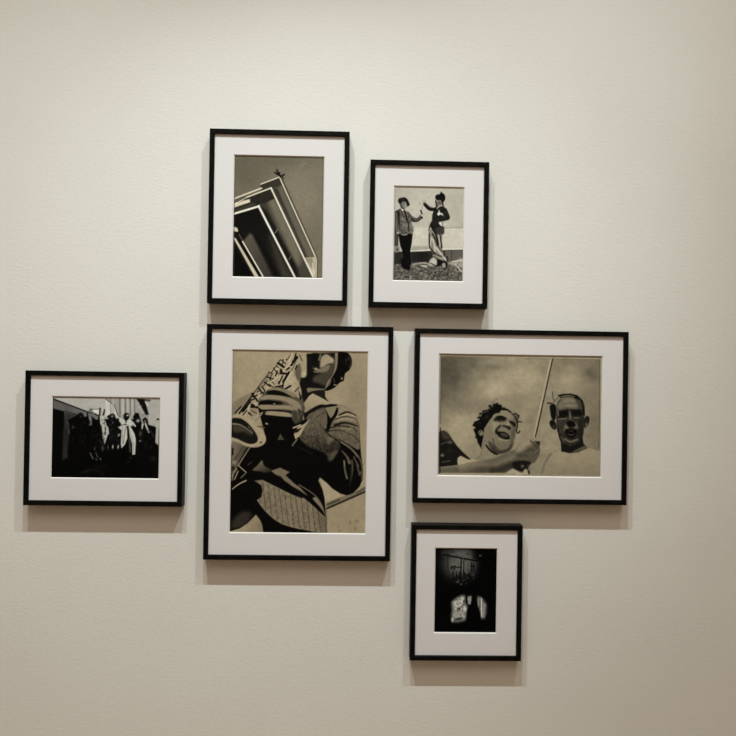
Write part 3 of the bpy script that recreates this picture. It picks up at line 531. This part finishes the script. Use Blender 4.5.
# --- two laughing men under a cloudy sky, one gripping a pole
def paint_laughing():
    p = Print([(439.9, 354.3), (602.1, 356.3), (438.9, 474.5), (600.7, 476.8)], seed=6)
    a = Tile(436, 352, 9.2); b = Tile(436, 400, 9.2); c = Tile(466, 396, 12.267); d = Tile(490, 420, 12.267); e = Tile(540, 380, 11.15); f = Tile(524, 352, 9.2); g = Tile(524, 400, 9.2)
    p.A[:] = 122
    for T, q, rx, ry, v, al in ((a, (130, 200), 20, 26, 82, .95), (a, (330, 90), 18, 9, 92, .9), (a, (60, 420), 8, 22, 92, .8), (a, (280, 480), 22, 10, 108, .7), (a, (560, 320), 16, 13, 146, .95), (a, (720, 220), 14, 12, 142, .8), (a, (480, 100), 12, 3, 128, .7), (a, (530, 140), 10, 4, 96, .7), (a, (420, 230), 6, 5, 104, .7),
                                (a, (250, 660), 20, 9, 140, .95), (a, (90, 640), 6, 5, 118, .7), (b, (250, 330), 16, 14, 142, .8), (a, (680, 470), 16, 6, 118, .8), (f, (60, 260), 14, 14, 146, .8), (f, (60, 470), 16, 8, 118, .9), (f, (420, 230), 14, 12, 138, .9), (f, (620, 200), 9, 10, 92, .8), (f, (420, 90), 14, 4, 98, .7), (f, (170, 150), 5, 6, 110, .8), (f, (320, 150), 8, 6, 104, .5),
                                (g, (120, 100), 16, 14, 120, .7), (g, (250, 380), 12, 12, 136, .7), (f, (640, 380), 10, 8, 118, .6), (g, (640, 250), 7, 20, 106, .7), (d, (420, 150), 10, 10, 128, .6)):
        p.blob(T(q)[0], rx, ry, v, al)
    p.A -= 26 * np.clip((490 - p.X) / 50, 0, 1) * np.clip((415 - p.Y) / 55, 0, 1)
    p.A -= 14 * np.clip((p.X - 575) / 26, 0, 1)
    p.A += 3.5 * p.field(p.A.shape, 14) + 2 * p.field(p.A.shape, 7)
    # pole
    p.line(f((250, 62), (105, 735)), 2.4, 146); p.line(f((262, 62), (118, 735)), 1.3, 40); p.line(g((170, 0), (95, 345)), 2.2, 146); p.line(g((180, 0), (105, 345)), 1.2, 42)
    # dark figure at the left edge
    p.poly(b((30, 295), (70, 283), (105, 300), (150, 360), (200, 430), (260, 490), (325, 548), (250, 560), (200, 600), (30, 620)), 24, soft=.9, sm=False); p.poly(b((45, 300), (90, 290), (140, 360), (70, 360)), 50, soft=3); p.blob(b((130, 390))[0], 2.2, 1.5, 84); p.blob(b((60, 510))[0], 2.0, 1.4, 104); p.line(b((50, 410), (100, 390), (150, 400)), 1.0, 62); p.blob(b((130, 470))[0], 3.5, 2.5, 34); p.line(b((60, 575), (130, 560)), 1.2, 60)
    p.poly(b((205, 600), (195, 540), (230, 515), (300, 550), (350, 548), (420, 560), (300, 600)), 146, soft=.9, sm=False); p.line(b((205, 510), (190, 590)), .9, 30)
    # neck and arm
    p.poly(b((430, 420), (425, 480), (370, 548), (420, 570), (560, 560), (600, 510), (520, 440)), 116, soft=1.2, sm=False)
    p.line(b((425, 450), (410, 510), (372, 548)), .8, 92)
    p.poly(b((30, 620), (200, 602), (330, 570), (420, 552), (520, 540), (600, 510), (736, 450)) + d((300, 360), (380, 270), (470, 225), (540, 240), (600, 250), (612, 330), (610, 420), (560, 510), (490, 545), (300, 545), (280, 600)) + b((640, 640), (520, 672), (30, 672)), 112, sm=False, soft=1, grad=(b((300, 590))[0], b((330, 665))[0], 66))
    p.poly(b((30, 630), (200, 610), (240, 672), (30, 672)), 74, soft=3, sm=False, al=.8); p.poly(d((0, 560), (150, 520), (290, 500), (290, 590), (180, 660), (0, 660)), 46, sm=False, soft=4, al=.9); p.poly(b((350, 600), (520, 580), (736, 490), (736, 540), (560, 620)), 124, soft=5, sm=False, al=.6)
    p.poly(d((320, 360), (400, 270), (470, 230), (530, 250), (500, 300), (420, 370), (350, 400)), 132, soft=4, al=.8)
    p.poly(d((350, 470), (420, 460), (560, 420), (600, 420), (560, 510), (500, 540), (380, 540)), 76, soft=3, al=.9); p.poly(d((290, 520), (400, 500), (500, 520), (480, 570), (420, 640), (330, 620), (280, 580)), 24, soft=2); p.blob(d((400, 570))[0], 1.6, 1.4, 92)
    p.line(d((500, 260), (570, 320), (610, 370)), 1.4, 58); p.line(d((440, 330), (560, 350)), .9, 80); p.line(d((400, 410), (520, 400)), .8, 84); p.line(d((480, 430), (570, 400)), 1.0, 110, al=.4); p.poly(d((550, 250), (610, 260), (610, 310), (580, 300)), 38, soft=1.2); p.poly(d((535, 232), (570, 215), (610, 240), (600, 262), (550, 255)), 124, soft=1)
    p.line(d((560, 390), (600, 360)), 1.2, 118, al=.4); p.poly(d((180, 665), (280, 600), (400, 665), (400, 685), (180, 685)), 148, sm=False, soft=1); p.line(d((460, 560), (485, 665)), 2.0, 40); p.line(d((490, 560), (470, 620)), 1.0, 100); p.poly(d((400, 660), (440, 600), (460, 665)), 140, soft=1)
    # face, left man
    p.poly(c((200, 650), (215, 520), (225, 420), (270, 330), (330, 240), (400, 190), (500, 175), (570, 230), (620, 300), (625, 400), (605, 500), (570, 620), (520, 680), (380, 715), (310, 690), (250, 610)), 112, soft=1, grad=(c((250, 350))[0], c((560, 600))[0], 98))
    p.poly(c((420, 190), (500, 180), (560, 240), (540, 280), (440, 240)), 122, soft=3, al=.7); p.poly(c((230, 420), (320, 330), (340, 430), (290, 560), (230, 560)), 104, soft=4, al=.8); p.poly(c((320, 320), (400, 330), (380, 400), (340, 430)), 128, soft=3, al=.8)
    p.poly(c((300, 640), (280, 560), (340, 600), (400, 660), (500, 650), (560, 580), (580, 600), (520, 685), (380, 720), (330, 700)), 52, soft=2.5); p.poly(c((340, 560), (420, 570), (520, 570), (500, 640), (400, 650)), 94, soft=4, al=.7)
    p.line(c((250, 610), (310, 680), (380, 715)), 1.8, 22); p.line(c((330, 520), (350, 600), (400, 655)), 1.0, 62); p.line(c((300, 560), (330, 630)), .9, 70)
    p.poly(c((355, 430), (380, 385), (430, 355), (400, 430), (370, 470)), 36, soft=1.2)
    p.poly(c((372, 455), (400, 440), (470, 440), (520, 470), (540, 520), (500, 538), (430, 515), (395, 490)), 20, soft=.9); p.poly(c((420, 462), (480, 460), (520, 500), (460, 500)), 60, soft=1.5); p.line(c((400, 525), (450, 545), (510, 545)), .9, 130)
    p.poly(c((390, 420), (410, 395), (450, 400), (520, 430), (540, 480), (480, 440)), 104, soft=1.5, al=.8)
    p.poly(c((445, 375), (470, 355), (530, 365), (555, 400), (530, 420), (490, 390)), 34, soft=1.4); p.poly(c((490, 310), (530, 330), (545, 365), (480, 355)), 126, soft=2); p.line(c((500, 280), (490, 340)), 1.0, 90)
    p.poly(c((340, 300), (380, 255), (440, 250), (490, 280), (470, 310), (400, 315)), 24, soft=2.2); p.line(c((370, 300), (420, 306), (450, 302)), .6, 78, al=.8); p.line(c((370, 262), (430, 250), (490, 275)), 1.2, 18)
    p.poly(c((530, 310), (580, 310), (615, 350), (600, 390), (550, 350)), 40, soft=1.8); p.line(c((545, 320), (610, 360)), 1.4, 20)
    p.poly(c((570, 400), (610, 400), (600, 500), (560, 600), (545, 520)), 70, soft=3, al=.8)
    # hair, left man
    p.poly(c((85, 350), (120, 310), (165, 290), (150, 240), (185, 250), (200, 190), (260, 175), (290, 150), (280, 110), (320, 120), (370, 95), (430, 115), (450, 150), (500, 155), (550, 190), (575, 225), (560, 215), (500, 180), (430, 175), (410, 210), (360, 215), (320, 250), (270, 330), (225, 400), (215, 500), (195, 600), (190, 650), (150, 580), (125, 500), (95, 420), (120, 400)), 14, soft=.9, sm=False)
    p.blob(c((320, 130))[0], .9, .7, 104); p.line(c((200, 205), (270, 190)), .8, 70); p.line(c((170, 250), (190, 230)), 1.0, 120); p.blob(c((260, 260))[0], 2.5, 2.5, 30)
    p.poly(c((150, 450), (175, 420), (205, 430), (220, 470), (180, 490)), 102, soft=1); p.line(c((165, 455), (190, 430)), .9, 36)
    for q in (((570, 230), (610, 215), (645, 250)), ((600, 290), (640, 270), (650, 240)), ((610, 330), (640, 320), (680, 320)), ((615, 420), (640, 460), (660, 430)), ((620, 300), (635, 350), (620, 420)), ((590, 240), (620, 280), (640, 310))): p.line(c(*q), 1.3, 36)
    p.blob(c((615, 260))[0], 2.2, 3, 52, .8)
    for q in ((95, 360), (112, 320), (150, 275), (180, 225), (215, 185), (250, 175), (290, 125), (330, 108), (380, 98), (425, 118), (470, 150), (105, 425), (130, 500), (150, 560), (240, 330), (300, 255)):
        jx, jy = p.rng.normal(size=2) * 6
        p.blob(c((q[0] + jx, q[1] + jy))[0], 1.1 + .5 * p.rng.random(), 1.0 + .5 * p.rng.random(), 14, .9, hard=1.5)
    for i in range(16):
        x, y = 130 + 240 * p.rng.random(), 0
        y = 470 - 1.15 * x + 60 * p.rng.normal() * .6
        p.line(c((x, y), (x + 18, y - 14), (x + 34, y - 6)), .6, 52, al=.6)
    # shirt and shoulders, right man
    p.poly(g((60, 690), (130, 640), (190, 540), (240, 500), (330, 475), (420, 492), (500, 485), (590, 445), (700, 470), (700, 710), (60, 710)), 132, soft=1.4, sm=False, grad=(g((400, 500))[0], g((400, 690))[0], 118))
    p.line(g((250, 500), (200, 570), (165, 680)), 2.2, 100, soft=2)
    # right man: neck and head
    p.poly(g((340, 380), (345, 475), (420, 492), (500, 482), (585, 445), (550, 400), (540, 330)), 24, soft=1, sm=False); p.poly(g((440, 490), (520, 470), (580, 445), (560, 425), (500, 450)), 74, soft=1.5)
    p.poly(e((185, 340), (190, 260), (240, 200), (340, 170), (430, 190), (490, 270), (500, 420), (490, 560), (470, 660), (400, 720), (330, 736), (250, 700), (215, 620), (185, 520)), 56, soft=1, tex=5, grad=(e((330, 250))[0], e((330, 640))[0], 40))
    p.poly(e((220, 240), (300, 220), (400, 220), (430, 280), (400, 320), (300, 310), (220, 330), (190, 300)), 96, soft=3); p.poly(e((240, 200), (320, 185), (390, 205), (380, 240), (260, 240)), 108, soft=3, al=.8); p.blob(e((330, 285))[0], 4, 1.5, 116, .8); p.line(e((250, 265), (400, 262)), .7, 80)
    p.poly(e((195, 170), (250, 155), (340, 150), (420, 170), (480, 230), (500, 300), (505, 400), (480, 380), (470, 280), (400, 210), (320, 180), (230, 200)), 20, soft=1, sm=False); p.line(e((240, 185), (320, 172), (380, 190)), 1.0, 92); p.poly(e((400, 215), (450, 230), (470, 290), (420, 270)), 60, soft=2); p.line(e((140, 130), (145, 200), (165, 245)), .8, 52)
    p.poly(e((110, 290), (150, 265), (180, 300), (180, 400), (165, 450), (130, 430), (115, 360)), 18, soft=1); p.line(e((85, 258), (130, 262)), 1.6, 52); p.line(e((150, 250), (210, 190)), 1.4, 84)
    p.poly(e((105, 480), (130, 445), (165, 460), (185, 520), (170, 555), (130, 535)), 20, soft=1); p.blob(e((155, 520))[0], 1.0, 1.6, 62)
    p.poly(e((500, 430), (530, 400), (555, 430), (545, 490), (515, 530), (495, 520)), 26, soft=1); p.blob(e((520, 500))[0], 1.2, 2.2, 92)
    p.poly(e((200, 400), (220, 360), (300, 345), (320, 380), (290, 415), (225, 418)), 14, soft=3.2); p.poly(e((350, 350), (450, 345), (475, 380), (445, 405), (380, 402)), 14, soft=3.2); p.line(e((210, 355), (310, 335)), 1.2, 16); p.line(e((350, 335), (460, 340)), 1.2, 20)
    p.line(e((335, 365), (338, 435)), 1.3, 104, soft=1.2, al=.85); p.line(e((240, 385), (290, 392)), .7, 44, al=.7); p.line(e((385, 385), (440, 388)), .7, 42, al=.7); p.poly(e((200, 440), (280, 440), (290, 520), (240, 600), (200, 540)), 52, soft=4, al=.7); p.poly(e((400, 440), (470, 430), (470, 540), (430, 600)), 44, soft=4, al=.7); p.line(e((210, 440), (290, 430)), 1.4, 84); p.line(e((390, 420), (460, 425)), 1.4, 78); p.line(e((200, 340), (205, 400)), 1.0, 90)
    p.poly(e((300, 480), (330, 460), (380, 470), (395, 510), (350, 525), (315, 515)), 12, soft=1.4); p.line(e((290, 500), (270, 560)), 1.4, 82); p.line(e((400, 480), (430, 540)), 1.4, 76); p.poly(e((280, 510), (310, 520), (320, 545), (285, 540)), 94, soft=1.4); p.poly(e((390, 520), (410, 515), (415, 545), (380, 545)), 84, soft=1.4)
    p.poly(e((285, 570), (315, 548), (390, 548), (412, 580), (392, 635), (340, 652), (305, 625)), 12, soft=2.0); p.line(e((315, 605), (350, 618), (380, 605)), .8, 84, al=.8); p.line(e((330, 570), (370, 570)), .9, 44)
    p.line(e((280, 660), (340, 690), (420, 665)), 1.8, 92, soft=1.5); p.line(e((240, 640), (270, 690)), 1.4, 66); p.poly(e((440, 420), (490, 440), (480, 600), (440, 680), (430, 560)), 30, soft=3, al=.8); p.line(e((200, 540), (220, 640), (250, 710)), 1.4, 24)
    # pale paper border around the image
    for q in ((a((20, 32), (736, 40)), 1.6), (f((0, 45), (715, 56)), 1.7), (b((40, 681), (736, 683)), 1.7), (g((0, 690), (720, 712)), 1.2), (f((712, 56), (709, 736)), 1.9), (g((709, 0), (710, 712)), 1.6)): p.line(q[0], q[1], 132, soft=.5)
    p.line(g((696, 0), (692, 440)), .9, 66, al=.7)
    p.line(a((38, 30), (34, 640)), 1.0, 120, soft=.5); p.line(a((48, 48), (44, 660)), .8, 62, soft=.6, al=.7); p.line(f((0, 60), (700, 70)), .6, 80, al=.6); p.line(f((700, 60), (695, 736)), .8, 60, al=.7); p.line(b((42, 260), (40, 670)), 1.2, 24)
    p.grain(2.0)
    return p

# --- near-black night shop front in a pool of light
def paint_night():
    p = Print([(436.0, 548.5), (496.8, 549.0), (435.2, 631.6), (496.0, 632.4)], seed=7)
    U = Tile(434, 546, 11.152); L = Tile(434, 590, 11.152)
    p.A[:] = 4
    p.blob(U((300, 200))[0], 17, 15, 62, .9, hard=1.5); p.blob(U((300, 80))[0], 12, 4, 84, .7); p.blob(U((240, 210))[0], 7, 9, 78, .6); p.blob(U((380, 210))[0], 6, 8, 74, .6); p.blob(U((140, 170))[0], 2.5, 16, 34, .7); p.blob(U((110, 80))[0], 2.5, 3, 44, .8); p.blob(U((430, 90))[0], 4, 5, 60, .6)
    p.blob(U((290, 190))[0], 14, 11, 92, .75)
    for i in range(90):
        x, y = 160 + 300 * p.rng.random(), 60 + 330 * p.rng.random()
        p.blob(U((x, y))[0], .5 + .9 * p.rng.random(), .5 + 1.2 * p.rng.random(), p.rng.choice([16, 30, 96]), .35)
    p.poly(U((440, 30), (720, 30), (720, 540), (500, 540), (505, 180), (450, 130)), 4, sm=False, soft=6); p.blob(U((515, 112))[0], 1.4, .8, 84)
    p.line(U((110, 100), (300, 138), (480, 172)), 1.5, 8); p.line(U((305, 140), (300, 300), (310, 460)), 1.2, 10); p.line(U((322, 145), (320, 260)), .8, 96); p.line(U((332, 145), (330, 420)), .9, 12); p.line(U((150, 110), (160, 300)), 1.0, 26, al=.7)
    for x0, y0, x1, y1 in ((190, 240, 235, 228), (235, 228, 228, 268), (190, 262, 205, 240), (245, 240, 295, 240), (418, 195, 418, 285), (440, 200, 440, 280), (418, 230, 445, 235), (215, 290, 208, 380), (250, 290, 255, 330), (255, 330, 240, 380), (285, 300, 290, 380), (205, 350, 235, 380), (265, 340, 275, 380), (340, 325, 390, 330), (390, 330, 385, 380), (350, 345, 370, 380), (415, 340, 410, 380), (300, 400, 320, 440), (330, 290, 350, 320)):
        p.line(U((x0, y0), (x1, y1)), 1.1, 7, al=.9)
    for i in range(24):
        x, y = 190 + 260 * p.rng.random(), 280 + 150 * p.rng.random()
        p.blob(U((x, y))[0], .5, .8, 5 if i % 3 else 88, .7)
    p.blob(U((265, 405))[0], 1.4, .8, 84); p.blob(U((305, 430))[0], .8, .8, 90)
    # lit bush / poster and figure
    p.poly(L((205, 140), (260, 95), (320, 65), (350, 90), (355, 160), (380, 220), (365, 260), (355, 330), (300, 355), (215, 355), (200, 290), (210, 220)), 156, soft=4.2, tex=16, grad=(L((280, 180))[0], L((260, 360))[0], 120))
    p.blob(L((280, 215))[0], 1.6, 1.2, 26); p.line(L((260, 240), (320, 175), (345, 160)), .8, 50); p.line(L((320, 240), (330, 120)), .9, 70, al=.7); p.poly(L((225, 330), (300, 310), (320, 325), (260, 345)), 40, soft=2); p.blob(L((340, 130))[0], 1, 1.4, 44); p.blob(L((210, 335))[0], 1.0, 2.2, 190)
    p.poly(L((375, 90), (400, 70), (420, 85), (410, 160), (385, 165)), 132, soft=2.0, tex=20); p.line(L((362, 80), (365, 150)), 1.6, 12)
    p.poly(L((485, 90), (505, 80), (540, 100), (580, 160), (585, 230), (570, 310), (540, 325), (525, 300), (500, 200), (480, 190)), 120, soft=3.6, tex=14); p.line(L((530, 100), (535, 300)), .9, 190); p.line(L((515, 110), (515, 230)), 1.2, 74)
    for i in range(26):
        x, y = 230 + 120 * p.rng.random(), 90 + 210 * p.rng.random()
        p.blob(L((x, y))[0], .4 + .5 * p.rng.random(), .5 + .6 * p.rng.random(), p.rng.choice([60, 90, 195]), .55)
    p.blob(L((455, 105))[0], 2.0, 1.8, 5, 1, hard=2)
    p.poly(L((425, 110), (445, 90), (480, 100), (490, 200), (520, 260), (525, 380), (360, 380), (370, 240), (385, 170), (420, 165)), 5, soft=1, sm=False)
    p.grain(.8)
    return p


# ------------------------------------------------------------------ framed photographs
RAIL = 0.0146                 # face width of the frame moulding
RECESS = 0.0062               # mat lies this far behind the frame face
BOARD = 0.0028                # mat board thickness
def framed(outer, opening, pic, tint, white, label, DEPTH=DEPTH):
    """outer / opening = (left, right, top, bottom) in units of FPX on the front plane (y down), measured from the eye"""
    k = DIST / FPX; back = (DIST + DEPTH) / DIST; km = (DIST + RECESS) / FPX
    l, r, t, b = outer
    l *= k * (back if l > 0 else 1); r *= k * (back if r < 0 else 1)
    t *= k * (back if t > 0 else 1); b *= k * (back if b < 0 else 1)
    ol, orr, ot, ob = (q * km for q in opening)
    cx, zb = (l + r) / 2, EYE - b
    e = bpy.data.objects.new('framed_photograph', None); C.objects.link(e)
    e.location = (cx, 0, zb); e.empty_display_size = 0.1
    e['label'] = label; e['category'] = 'picture'; e['group'] = 'black-framed photographs on the gallery wall'
    W, Ht = (r - l) / 2, b - t                     # half width, height; local z from the bottom edge
    # frame: moulding profile swept round the rectangle, mitred at the corners
    bv = 0.0011
    prof = [(0, 0), (0, DEPTH - bv), (bv, DEPTH), (RAIL - bv, DEPTH), (RAIL, DEPTH - bv), (RAIL, 0)]   # (inset, height off the wall)
    V, F = [], []
    for sx, sz in ((-1, 0), (1, 0), (1, 1), (-1, 1)):
        for ins, d in prof:
            V.append((sx * (W - ins), -d, ins if sz == 0 else Ht - ins))
    n = len(prof)
    for c in range(4):
        for q in range(n):
            a, a2 = c * n + q, c * n + (q + 1) % n
            b1, b2 = ((c + 1) % 4) * n + q, ((c + 1) % 4) * n + (q + 1) % n
            F.append((a, b1, b2, a2))
    mesh_obj('frame', V, F, [FRAME], e)
    # mat with a bevelled window
    ix, iz0, iz1 = W - RAIL, RAIL, Ht - RAIL
    y1, y0 = -(DEPTH - RECESS), -(DEPTH - RECESS - BOARD)
    wl, wr, wt, wb = ol - cx, orr - cx, (EYE - ot) - zb, (EYE - ob) - zb
    bw = BOARD * 0.95
    rect = lambda x0, x1, z0, z1, y: [(x0, y, z0), (x1, y, z0), (x1, y, z1), (x0, y, z1)]
    V = rect(-ix, ix, iz0, iz1, y1) + rect(wl - bw * .5, wr + bw * .5, wb - bw * .5, wt + bw * .5, y1) + \
        rect(wl + bw * .5, wr - bw * .5, wb + bw * .5, wt - bw * .5, y0) + rect(-ix, ix, iz0, iz1, y0)
    F, fm = [], []
    for c in range(4):
        d = (c + 1) % 4
        F += [(c, d, 4 + d, 4 + c), (4 + c, 4 + d, 8 + d, 8 + c), (8 + c, 8 + d, 12 + d, 12 + c), (12 + c, 12 + d, d, c)]
        fm += [0, 1, 0, 0]
    mesh_obj('mat', V, F, [MAT, CORE], e, fm)
    # the print: one flat sheet, its tones stored on a fine grid of points
    yp = y0 + 0.0004
    xs, zs = wl + (wr - wl) * pic.u, wt + (wb - wt) * pic.v
    nx, ny = pic.nx, pic.ny
    co = np.empty((ny, nx, 3), np.float32); co[..., 0] = xs[None, :]; co[..., 1] = yp; co[..., 2] = zs[:, None]
    ii = np.arange(nx * ny).reshape(ny, nx)
    quads = np.stack([ii[1:, :-1], ii[1:, 1:], ii[:-1, 1:], ii[:-1, :-1]], -1).reshape(-1, 4).astype(np.int32)
    me = bpy.data.meshes.new('print'); nq = len(quads)
    me.vertices.add(nx * ny); me.vertices.foreach_set('co', co.ravel())
    me.loops.add(nq * 4); me.loops.foreach_set('vertex_index', quads.ravel())
    me.polygons.add(nq); me.polygons.foreach_set('loop_start', np.arange(0, nq * 4, 4, dtype=np.int32))
    me.update(calc_edges=True)
    ca = me.color_attributes.new('tone', 'FLOAT_COLOR', 'POINT')
    rgba = np.ones((nx * ny, 4), np.float32); rgba[:, :3] = pic.colors(tint, white).reshape(-1, 3)
    ca.data.foreach_set('color', rgba.ravel())
    me.materials.append(PRINT)
    o = bpy.data.objects.new('print', me); C.objects.link(o); o.parent = e
    return o

framed((-144.1, -4.5, -241.7, -66.4), (-119.5, -29.5, -215.7, -93.9), paint_balconies(), (1.06, 1.0, .84), (221, 219, 215),
       'upright black-framed photograph of tilted white-edged balconies seen from below')
framed((16.6, 136.5, -214.3, -65.6), (41.0, 111.6, -188.2, -93.3), paint_two_hats(), (1.035, 1.0, .90), (219, 216, 211),
       'small black-framed photograph of two standing people in hats and jackets')
framed((-321.1, -162.3, 2.5, 135.7), (-294.5, -188.5, 27.8, 108.3), paint_group(), (1.04, 1.0, .935), (192, 184, 178),
       'black-framed dark photograph of a costumed group standing beside a shed', 0.038)
framed((-143.6, 42.4, -46.5, 187.9), (-118.0, 17.4, -21.3, 160.7), paint_saxophone(), (1.10, .985, .775), (203, 196, 187),
       'large upright black-framed sepia photograph of a saxophone player in a tweed jacket')
framed((63.4, 280.4, -45.7, 129.1), (88.9, 254.1, -20.6, 101.5), paint_laughing(), (1.08, .99, .79), (191, 185, 176),
       'wide black-framed sepia photograph of two open-mouthed men and a pole')
framed((62.9, 175.6, 148.4, 286.6), (87.7, 150.3, 174.0, 258.6), paint_night(), (1.03, 1.0, .90), (184, 176, 165),
       'smallest black-framed photograph, nearly black with a pool of pale light')
